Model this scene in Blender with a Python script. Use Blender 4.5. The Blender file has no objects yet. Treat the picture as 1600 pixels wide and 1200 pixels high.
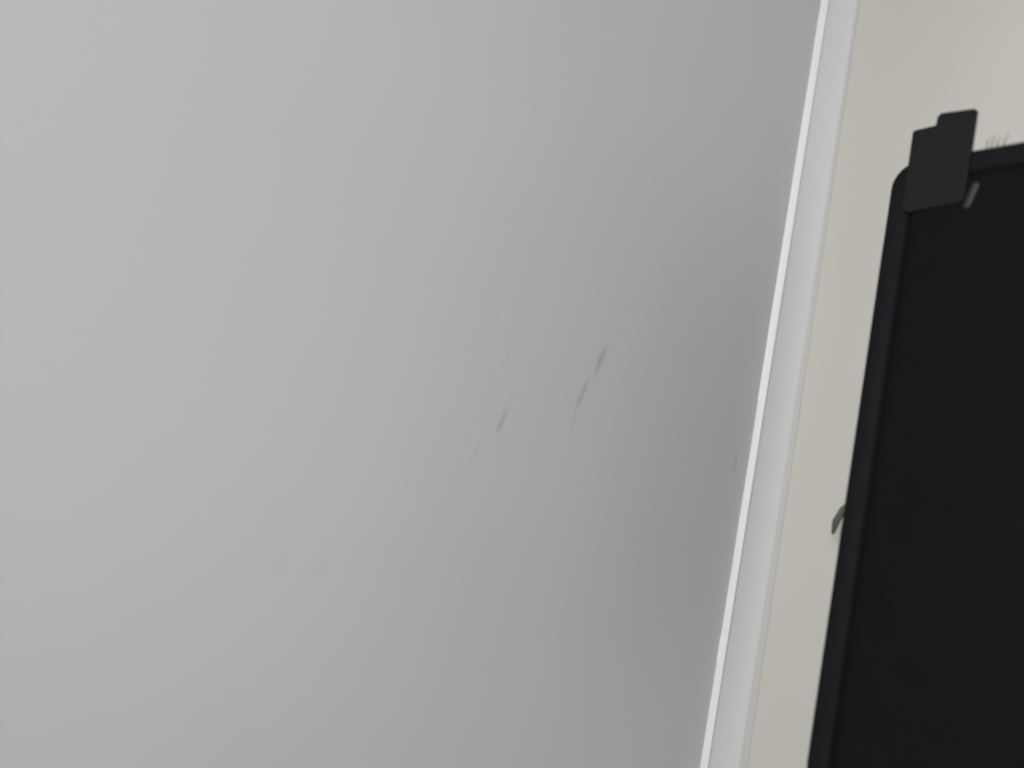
import bpy, bmesh, math, random
from mathutils import Matrix, Vector
random.seed(4)
SC = bpy.context.scene
COL = SC.collection

# ---------------------------------------------------------------- camera
cam_data = bpy.data.cameras.new('camera')
cam = bpy.data.objects.new('camera', cam_data)
COL.objects.link(cam)
SC.camera = cam
RX = (0.606495, 0.182043, -0.773966)
UY = (-0.045389, 0.979776, 0.194883)
BZ = (0.793790, -0.083066, 0.602492)
cam.matrix_world = Matrix(((RX[0], UY[0], BZ[0], 0.65768),
                           (RX[1], UY[1], BZ[1], 0.0),
                           (RX[2], UY[2], BZ[2], 1.00981),
                           (0, 0, 0, 1)))
cam_data.sensor_fit = 'HORIZONTAL'
cam_data.sensor_width = 36.0
cam_data.lens = 27.0                      # 1200 px on a 1600 px frame
cam_data.clip_start = 0.02
cam_data.dof.use_dof = True
cam_data.dof.focus_distance = 1.02
cam_data.dof.aperture_fstop = 1.1

# ---------------------------------------------------------------- light
VS = SC.view_settings
VS.view_transform = 'Standard'
VS.look = 'None'
VS.gamma = 1.0
VS.exposure = 0.0
VS.use_curve_mapping = False

world = bpy.data.worlds.new('world')
SC.world = world
world.use_nodes = True
wb = world.node_tree.nodes['Background']
wb.inputs[0].default_value = (0.75, 0.86, 1.0, 1)
wb.inputs[1].default_value = 0.2


LAMP_SPREAD = 128


def area_light(name, loc, aim, size, size_y, power, color, parent=None):
    d = bpy.data.lights.new(name, 'AREA')
    d.shape = 'RECTANGLE'
    d.size, d.size_y = size, size_y
    d.energy = power
    d.color = color
    o = bpy.data.objects.new(name, d)
    COL.objects.link(o)
    d.spread = math.radians(LAMP_SPREAD)
    o.location = loc
    o.rotation_euler = (Vector(aim) - Vector(loc)).to_track_quat('-Z', 'Y').to_euler()
    return o


CEIL = 2.40
LAMP = (1.25, 0.20)                       # ceiling lamp
area_light('ceiling_lamp_light', (LAMP[0], LAMP[1], CEIL - 0.075), (LAMP[0], LAMP[1], 0), 0.34, 0.34, 35.8, (0.966, 0.982, 1.0))


# ---------------------------------------------------------------- helpers
def srgb(r, g, b):
    def c(v):
        v /= 255.0
        return v / 12.92 if v <= 0.04045 else ((v + 0.055) / 1.055) ** 2.4
    return (c(r), c(g), c(b), 1)


def material(name, rgb, rough=0.6, spec=0.3, bump_scale=0, bump=0.0, vary=0.0, vary_scale=4.0):
    m = bpy.data.materials.new(name)
    m.use_nodes = True
    nt = m.node_tree
    b = nt.nodes['Principled BSDF']
    b.inputs['Roughness'].default_value = rough
    b.inputs['Specular IOR Level'].default_value = spec
    col = rgb if isinstance(rgb, tuple) and len(rgb) == 4 else srgb(*rgb)
    b.inputs['Base Color'].default_value = col
    tc = nt.nodes.new('ShaderNodeTexCoord')
    if vary:
        n = nt.nodes.new('ShaderNodeTexNoise')
        n.inputs['Scale'].default_value = vary_scale
        n.inputs['Detail'].default_value = 4
        r = nt.nodes.new('ShaderNodeValToRGB')
        r.color_ramp.elements[0].position = 0.3
        r.color_ramp.elements[1].position = 0.7
        r.color_ramp.elements[0].color = tuple(c * (1 - vary) for c in col[:3]) + (1,)
        r.color_ramp.elements[1].color = tuple(min(1, c * (1 + vary)) for c in col[:3]) + (1,)
        nt.links.new(tc.outputs['Object'], n.inputs['Vector'])
        nt.links.new(n.outputs['Fac'], r.inputs['Fac'])
        nt.links.new(r.outputs['Color'], b.inputs['Base Color'])
    if bump:
        n2 = nt.nodes.new('ShaderNodeTexNoise')
        n2.inputs['Scale'].default_value = bump_scale
        n2.inputs['Detail'].default_value = 3
        bp = nt.nodes.new('ShaderNodeBump')
        bp.inputs['Strength'].default_value = bump
        bp.inputs['Distance'].default_value = 0.001
        nt.links.new(tc.outputs['Object'], n2.inputs['Vector'])
        nt.links.new(n2.outputs['Fac'], bp.inputs['Height'])
        nt.links.new(bp.outputs['Normal'], b.inputs['Normal'])
    return m


def obj(name, bm, mat, parent=None, smooth=False):
    bmesh.ops.recalc_face_normals(bm, faces=bm.faces)
    me = bpy.data.meshes.new(name)
    bm.to_mesh(me)
    bm.free()
    me.materials.append(mat)
    if smooth:
        for pl in me.polygons:
            pl.use_smooth = True
    o = bpy.data.objects.new(name, me)
    COL.objects.link(o)
    if parent:
        o.parent = parent
    return o


def structure(o):
    o['kind'] = 'structure'
    return o


def add_box(bm, lo, hi):
    r = bmesh.ops.create_cube(bm, size=1.0)
    for v in r['verts']:
        v.co = Vector([lo[i] + (v.co[i] + 0.5) * (hi[i] - lo[i]) for i in range(3)])
    return r['verts']


def box(lo, hi):
    bm = bmesh.new()
    add_box(bm, lo, hi)
    return bm


def extrude_profile(bm, prof, ys, dz=None, close=True):
    """sweep an (x, z) profile along y; dz(i, k) may nudge single points"""
    rings = []
    for k, y in enumerate(ys):
        rings.append([bm.verts.new((x, y, z + (dz(i, k) if dz else 0))) for i, (x, z) in enumerate(prof)])
    n = len(prof)
    for k in range(len(ys) - 1):
        for i in range(n if close else n - 1):
            j = (i + 1) % n
            bm.faces.new((rings[k][i], rings[k][j], rings[k + 1][j], rings[k + 1][i]))
    if close:
        bm.faces.new(rings[0])
        bm.faces.new(list(reversed(rings[-1])))


def outline(hx, hy, r, inset, seg=8):
    """rounded rectangle, counter-clockwise, inset from half sizes hx, hy"""
    hx -= inset
    hy -= inset
    r = max(r - inset, 0.003)
    pts = []
    for cx, cy, a0 in ((hx - r, hy - r, 0), (-hx + r, hy - r, 90), (-hx + r, -hy + r, 180), (hx - r, -hy + r, 270)):
        for s in range(seg + 1):
            a = math.radians(a0 + 90.0 * s / seg)
            pts.append((cx + r * math.cos(a), cy + r * math.sin(a)))
    return pts


def loft(hx, hy, r, rings, cap=True, loop=False, ctr=(0, 0), seg=8, jitter=0.0):
    bm = bmesh.new()
    vr = []
    for inset, z in rings:
        vr.append([bm.verts.new((x + ctr[0], y + ctr[1], z + random.uniform(-jitter, jitter)))
                   for x, y in outline(hx, hy, r, inset, seg)])
    n = len(vr[0])
    cnt = len(vr)
    for k in range(cnt if loop else cnt - 1):
        a, b = vr[k], vr[(k + 1) % cnt]
        for i in range(n):
            j = (i + 1) % n
            bm.faces.new((a[i], a[j], b[j], b[i]))
    if cap and not loop:
        bm.faces.new(list(reversed(vr[0])))
        bm.faces.new(vr[-1])
    return bm


def add_tube(bm, pts, rad, seg=8):
    pts = [Vector(p) for p in pts]
    rings = []
    for i, p in enumerate(pts):
        d = (pts[min(i + 1, len(pts) - 1)] - pts[max(i - 1, 0)]).normalized()
        u = d.orthogonal().normalized()
        w = d.cross(u)
        rr = rad[i] if isinstance(rad, (list, tuple)) else rad
        rings.append([bm.verts.new(p + (u * math.cos(2 * math.pi * s / seg) + w * math.sin(2 * math.pi * s / seg)) * rr)
                      for s in range(seg)])
    for a, b in zip(rings, rings[1:]):
        for i in range(seg):
            j = (i + 1) % seg
            bm.faces.new((a[i], a[j], b[j], b[i]))
    bm.faces.new(list(reversed(rings[0])))
    bm.faces.new(rings[-1])


# ---------------------------------------------------------------- wall paint with scuffs
def wall_paint():
    m = material('grey_wall_paint', (197, 198, 199), 0.7, 0.25, 420, 0.12)
    nt = m.node_tree
    N, L = nt.nodes, nt.links
    b = N['Principled BSDF']
    tc = next(n for n in N if n.type == 'TEX_COORD')
    # scuffs: centre y, centre z, half length, half width, direction, strength
    scuffs = [
        (0.1348, 0.5471, 0.0101, 0.00092, 2.751, 0.40),
        (0.0937, 0.5244, 0.0117, 0.00137, 2.918, 0.30),
        (0.0470, 0.5112, 0.0147, 0.00112, 2.851, 0.35),
        (0.0260, 0.5151, 0.0130, 0.00180, 2.856, 0.95),
        (0.0217, 0.5365, 0.0104, 0.00166, 2.736, 0.20),
        (-0.0098, 0.5422, 0.0133, 0.00147, 2.858, 0.40),
        (0.0002, 0.5135, 0.0098, 0.00111, 2.776, 0.30),
        (0.1210, 0.3882, 0.0177, 0.00261, 2.893, 1.00),
        (0.0758, 0.4076, 0.0183, 0.00231, 2.864, 0.85),
        (0.0491, 0.4130, 0.0152, 0.00149, 3.081, 0.40),
        (-0.1416, 0.6888, 0.0102, 0.00113, 2.501, 0.45),
        (-0.1423, 0.7021, 0.0103, 0.00080, 2.395, 0.30),
        (-0.1379, 0.7232, 0.0061, 0.00118, 2.620, 0.20),
        (0.0354, 0.1008, 0.0149, 0.00291, 3.001, 0.50),
    ]
    nz = N.new('ShaderNodeTexNoise')
    nz.inputs['Scale'].default_value = 160
    nz.inputs['Detail'].default_value = 3
    L.new(tc.outputs['Object'], nz.inputs['Vector'])
    total = None
    for y, z, hl, hw, ang, s in scuffs:
        mp = N.new('ShaderNodeMapping')
        mp.vector_type = 'TEXTURE'
        mp.inputs['Location'].default_value = (0, y, z)
        mp.inputs['Rotation'].default_value = (ang, 0, 0)
        mp.inputs['Scale'].default_value = (10.0, hl * 1.8, hw * 2.5)
        L.new(tc.outputs['Object'], mp.inputs['Vector'])
        ln = N.new('ShaderNodeVectorMath')
        ln.operation = 'LENGTH'
        L.new(mp.outputs['Vector'], ln.inputs[0])
        mr = N.new('ShaderNodeMapRange')
        mr.interpolation_type = 'SMOOTHSTEP'
        mr.inputs['From Min'].default_value = 1.0
        mr.inputs['From Max'].default_value = 0.0
        mr.inputs['To Min'].default_value = 0.0
        mr.inputs['To Max'].default_value = s
        L.new(ln.outputs['Value'], mr.inputs['Value'])
        if total is None:
            total = mr.outputs[0]
        else:
            ad = N.new('ShaderNodeMath')
            ad.operation = 'MAXIMUM'
            L.new(total, ad.inputs[0])
            L.new(mr.outputs[0], ad.inputs[1])
            total = ad.outputs[0]
    nr = N.new('ShaderNodeMapRange')
    nr.inputs['From Min'].default_value = 0.3
    nr.inputs['From Max'].default_value = 0.6
    nr.inputs['To Min'].default_value = 0.4
    nr.inputs['To Max'].default_value = 1.0
    L.new(nz.outputs['Fac'], nr.inputs['Value'])
    mul = N.new('ShaderNodeMath')
    mul.operation = 'MULTIPLY'
    L.new(total, mul.inputs[0])
    L.new(nr.outputs[0], mul.inputs[1])
    # faint uneven rolling of the paint
    pz = N.new('ShaderNodeTexNoise')
    pz.inputs['Scale'].default_value = 2.6
    pz.inputs['Detail'].default_value = 2
    L.new(tc.outputs['Object'], pz.inputs['Vector'])
    base = N.new('ShaderNodeMix')
    base.data_type = 'RGBA'
    base.inputs['A'].default_value = WALL_A
    base.inputs['B'].default_value = WALL_B
    L.new(pz.outputs['Fac'], base.inputs['Factor'])
    mx = N.new('ShaderNodeMix')
    mx.data_type = 'RGBA'
    mx.inputs['B'].default_value = srgb(122, 122, 120)
    sc = N.new('ShaderNodeMath')
    sc.operation = 'MULTIPLY'
    sc.inputs[1].default_value = 0.5
    L.new(mul.outputs[0], sc.inputs[0])
    L.new(sc.outputs[0], mx.inputs['Factor'])
    L.new(base.outputs['Result'], mx.inputs['A'])
    L.new(mx.outputs['Result'], b.inputs['Base Color'])
    return m


WALL_A = srgb(192, 192, 191)
WALL_B = srgb(198, 199, 200)
M_WALL = wall_paint()
M_PLAIN = material('plain_wall_paint', (205, 205, 204), 0.7, 0.25, 400, 0.1)
M_CEIL = material('ceiling_paint', (235, 234, 230), 0.8, 0.2, 300, 0.1)
M_FLOOR = material('beige_floor', (190, 187, 179), 0.55, 0.3, 300, 0.08, 0.012, 5.0)
M_TRIM = material('white_trim_paint', (226, 226, 228), 0.42, 0.4, 250, 0.04)
M_CAULK = material('floor_edge_caulk', (184, 181, 175), 0.6, 0.3, 300, 0.1)
M_FABRIC = material('black_suitcase_fabric', (17, 17, 17), 0.85, 0.08, 700, 0.35, 0.10, 30)
M_RIM = material('black_rim_fabric', (22, 22, 25), 0.75, 0.10, 500, 0.2, 0.06, 40)
M_GUARD = material('dark_grey_corner_plastic', (26, 26, 28), 0.6, 0.15, 300, 0.15, 0.05, 30)
M_PULL = material('grey_metal_pull', (55, 55, 59), 0.5, 0.25, 200, 0.05)
M_THREAD = material('dark_thread', (84, 83, 77), 0.8, 0.2, 600, 0.1)
M_FRAME = material('white_window_frame', (232, 232, 230), 0.4, 0.4, 200, 0.03)
M_HANDLE = material('black_handle_webbing', (30, 30, 31), 0.7, 0.25, 500, 0.3)

# ---------------------------------------------------------------- the room
X1, Y0, Y1 = 3.2, -1.9, 2.6
T = 0.12
structure(obj('floor', box((-T, Y0 - T, -0.1), (X1 + T, Y1 + T, 0.0)), M_FLOOR))
structure(obj('ceiling', box((-T, Y0 - T, CEIL), (X1 + T, Y1 + T, CEIL + 0.1)), M_CEIL))
structure(obj('wall_left', box((-T, Y0, 0.0), (0.0, Y1, CEIL)), M_WALL))
structure(obj('wall_back', box((-T, Y1, 0.0), (X1 + T, Y1 + T, CEIL)), M_PLAIN))
structure(obj('wall_front', box((-T, Y0 - T, 0.0), (X1 + T, Y0, CEIL)), M_PLAIN))
structure(obj('wall_right', box((X1, Y0 - T, 0.0), (X1 + T, Y1 + T, CEIL)), M_PLAIN))

# baseboard: rounded cap, shallow hollow face that spreads towards the floor
prof = [(0.0, 0.0), (0.0, 0.0700), (0.0050, 0.0702), (0.0086, 0.0697), (0.0100, 0.0684), (0.0103, 0.0670)]
for k in range(23):                       # hollow face: nearly upright below the cap, flaring at the foot
    q = k / 22.0
    prof.append((0.0080 + 0.0014 * max(0.0, 1 - q / 0.07) ** 2 + 0.0078 * q ** 1.9, 0.0655 * (1 - q)))
ys = [Y0 + (Y1 - Y0) * k / 900.0 for k in range(901)]
wob = [0.0]
for k in range(900):
    wob.append(wob[-1] * 0.97 + random.uniform(-1, 1) * 0.00011)


def cap_wobble(i, k):
    # the painted line against the wall is slightly uneven, with two small paint steps
    if i == 1:
        y = ys[k]
        return wob[k] + (0.0011 if y > 0.134 else 0.0) + (0.0009 if -0.235 < y < -0.200 else 0.0)
    return wob[k] * 0.35 if 2 <= i <= 5 else 0.0


bm = bmesh.new()
extrude_profile(bm, prof, ys, cap_wobble)
structure(obj('baseboard_left', bm, M_TRIM, smooth=False))

# thin filler strip where the floor meets the baseboard; it widens towards the viewer
bm = bmesh.new()
a, b_ = [], []
pts = [(-1.9, 0.0345), (-0.378, 0.0279), (0.172, 0.0240), (0.772, 0.0195), (2.6, 0.0180)]
rings = []
for y, w in pts:
    rings.append([bm.verts.new(q) for q in ((0.0158, y, 0.0), (0.0158, y, 0.0022), (w - 0.0012, y, 0.0016), (w, y, 0.0))])
for r0, r1 in zip(rings, rings[1:]):
    for i in range(4):
        j = (i + 1) % 4
        bm.faces.new((r0[i], r0[j], r1[j], r1[i]))
bm.faces.new(rings[0])
bm.faces.new(list(reversed(rings[-1])))
structure(obj('trim_1', bm, M_CAULK))

# ---------------------------------------------------------------- suitcase lying flat
HX, HY, RR, H = 0.235, 0.355, 0.030, 0.180
CX, CY = 0.207 + HX, 0.405 - HY
case = bpy.data.objects.new('suitcase', None)
COL.objects.link(case)
case.location = (CX, CY, 0)
case['label'] = 'black fabric suitcase lying flat on the beige floor alongside the white baseboard'
case['category'] = 'suitcase'

obj('body', loft(HX, HY, RR, [(0.012, 0.0), (0.004, 0.003), (0.0, 0.012), (-0.001, 0.05), (-0.001, 0.12),
                              (0.0, 0.165), (0.003, 0.172), (0.020, 0.1745), (0.2, 0.1750)], jitter=0.0), M_FABRIC, case, True)
# padded rim band running round the top edge
bm = bmesh.new()
bm.free()
obj('rim_band', loft(HX, HY, RR, [(0.0015, 0.168), (0.0, 0.174), (0.0012, 0.1785), (0.0050, 0.1805), (0.012, 0.1812),
                                  (0.019, 0.1805), (0.0238, 0.1785), (0.0250, 0.1740), (0.0235, 0.168)],
                     cap=False, loop=True), M_RIM, case, True)
# front panel with a soft crown
pan = obj('front_panel', loft(HX, HY, RR, [(0.0275, 0.172), (0.0280, 0.1770), (0.0310, 0.1790), (0.040, 0.1802),
                                           (0.07, 0.1822), (0.12, 0.1838), (0.18, 0.1842)]), M_FABRIC, case, True)
# zipper round the side
obj('zipper', loft(HX, HY, RR, [(0.001, 0.098), (-0.0028, 0.0995), (-0.0034, 0.1025), (-0.0028, 0.1055), (0.001, 0.107)],
                   cap=False, loop=True), M_HANDLE, case, True)


def L(x, y, z):
    return (x - CX, y - CY, z)


# stiff corner flap with a stepped outer end, lying over the corner of the case
bm = bmesh.new()
pts2 = [(0.2265, 0.345), (0.2262, 0.4370), (0.2285, 0.4395), (0.2500, 0.4400), (0.2517, 0.4420), (0.2519, 0.4500),
        (0.2550, 0.4535), (0.2900, 0.4500), (0.2928, 0.4470), (0.2928, 0.4300), (0.2920, 0.352), (0.288, 0.345), (0.233, 0.341)]
ccx = sum(p[0] for p in pts2) / len(pts2)
ccy = sum(p[1] for p in pts2) / len(pts2)
lv = []
for ins, z in ((0.0012, 0.1795), (0.0, 0.1805), (0.0, 0.1835), (0.0012, 0.1848), (0.0034, 0.1852)):
    ring = []
    for x, y in pts2:
        d = Vector((ccx - x, ccy - y)).normalized() * ins
        ring.append(bm.verts.new(L(x + d.x, y + d.y, z)))
    lv.append(ring)
n = len(pts2)
for r0, r1 in zip(lv, lv[1:]):
    for i in range(n):
        j = (i + 1) % n
        bm.faces.new((r0[i], r0[j], r1[j], r1[i]))
bm.faces.new(list(reversed(lv[0])))
bm.faces.new(lv[-1])
flap = obj('corner_flap', bm, M_GUARD, case)
flap['label'] = 'dark grey corner flap'

# small grey zipper pull lying on the panel beside the guard
bm = loft(0.0034, 0.0145, 0.0032, [(0.0008, 0.0), (0.0, 0.0006), (0.0, 0.0020), (0.0008, 0.0026)], seg=5)
pull = obj('zipper_pull', bm, M_PULL, case, True)
pull.location = L(0.2975, 0.3520, 0.1800)
pull.rotation_euler = (0.03, 0, math.radians(-17))
pull['label'] = 'small grey zipper pull'

# little fabric tab sticking out of the long side towards the wall
bm = bmesh.new()
add_tube(bm, [L(0.2090, 0.012, 0.168), L(0.2010, 0.001, 0.168), L(0.1940, -0.014, 0.166), L(0.1900, -0.028, 0.162)],
         [0.0022, 0.0038, 0.0044, 0.0016])
add_tube(bm, [L(0.2080, -0.008, 0.167), L(0.2035, -0.017, 0.166), L(0.2010, -0.026, 0.163)], [0.0016, 0.0020, 0.0010])
obj('side_tab', bm, M_THREAD, case, True)

# loose threads at the end by the corner guard
bm = bmesh.new()
for x, ln_, dx in ((0.3040, 0.010, 0.002), (0.3085, 0.013, 0.003), (0.3140, 0.009, 0.003), (0.3200, 0.012, 0.004)):
    add_tube(bm, [L(x, 0.402, 0.176), L(x + dx * 0.5, 0.407 + ln_ * 0.4, 0.178), L(x + dx, 0.405 + ln_, 0.177)],
             [0.0006, 0.0005, 0.0003], 6)
obj('loose_thread', bm, M_THREAD, case, True)

# carry handle on the far long side
bm = bmesh.new()
add_tube(bm, [(HX - 0.004, -0.09, 0.09), (HX + 0.016, -0.08, 0.09), (HX + 0.022, -0.05, 0.09), (HX + 0.022, 0.05, 0.09),
              (HX + 0.016, 0.08, 0.09), (HX - 0.004, 0.09, 0.09)], 0.008, 10)
obj('carry_handle', bm, M_HANDLE, case, True)

# ---------------------------------------------------------------- ceiling lamp (above the frame)
lamp = bpy.data.objects.new('ceiling_lamp', None)
COL.objects.link(lamp)
lamp.location = (LAMP[0], LAMP[1], CEIL)
lamp['label'] = 'square white lamp fixed to the ceiling of the room'
lamp['category'] = 'lamp'
bm = loft(0.19, 0.19, 0.02, [(0.0, 0.0), (0.0, -0.045), (0.012, -0.045), (0.012, -0.02)], cap=False)
obj('lamp_frame', bm, M_FRAME, lamp)
M_DIF = material('lamp_diffuser', (240, 240, 236), 0.5, 0.2)
M_DIF.node_tree.nodes['Principled BSDF'].inputs['Emission Color'].default_value = (1, 0.97, 0.93, 1)
M_DIF.node_tree.nodes['Principled BSDF'].inputs['Emission Strength'].default_value = 2.0
bm = loft(0.176, 0.176, 0.012, [(0.0, -0.022), (0.0, -0.046), (0.01, -0.052)])
obj('diffuser', bm, M_DIF, lamp)
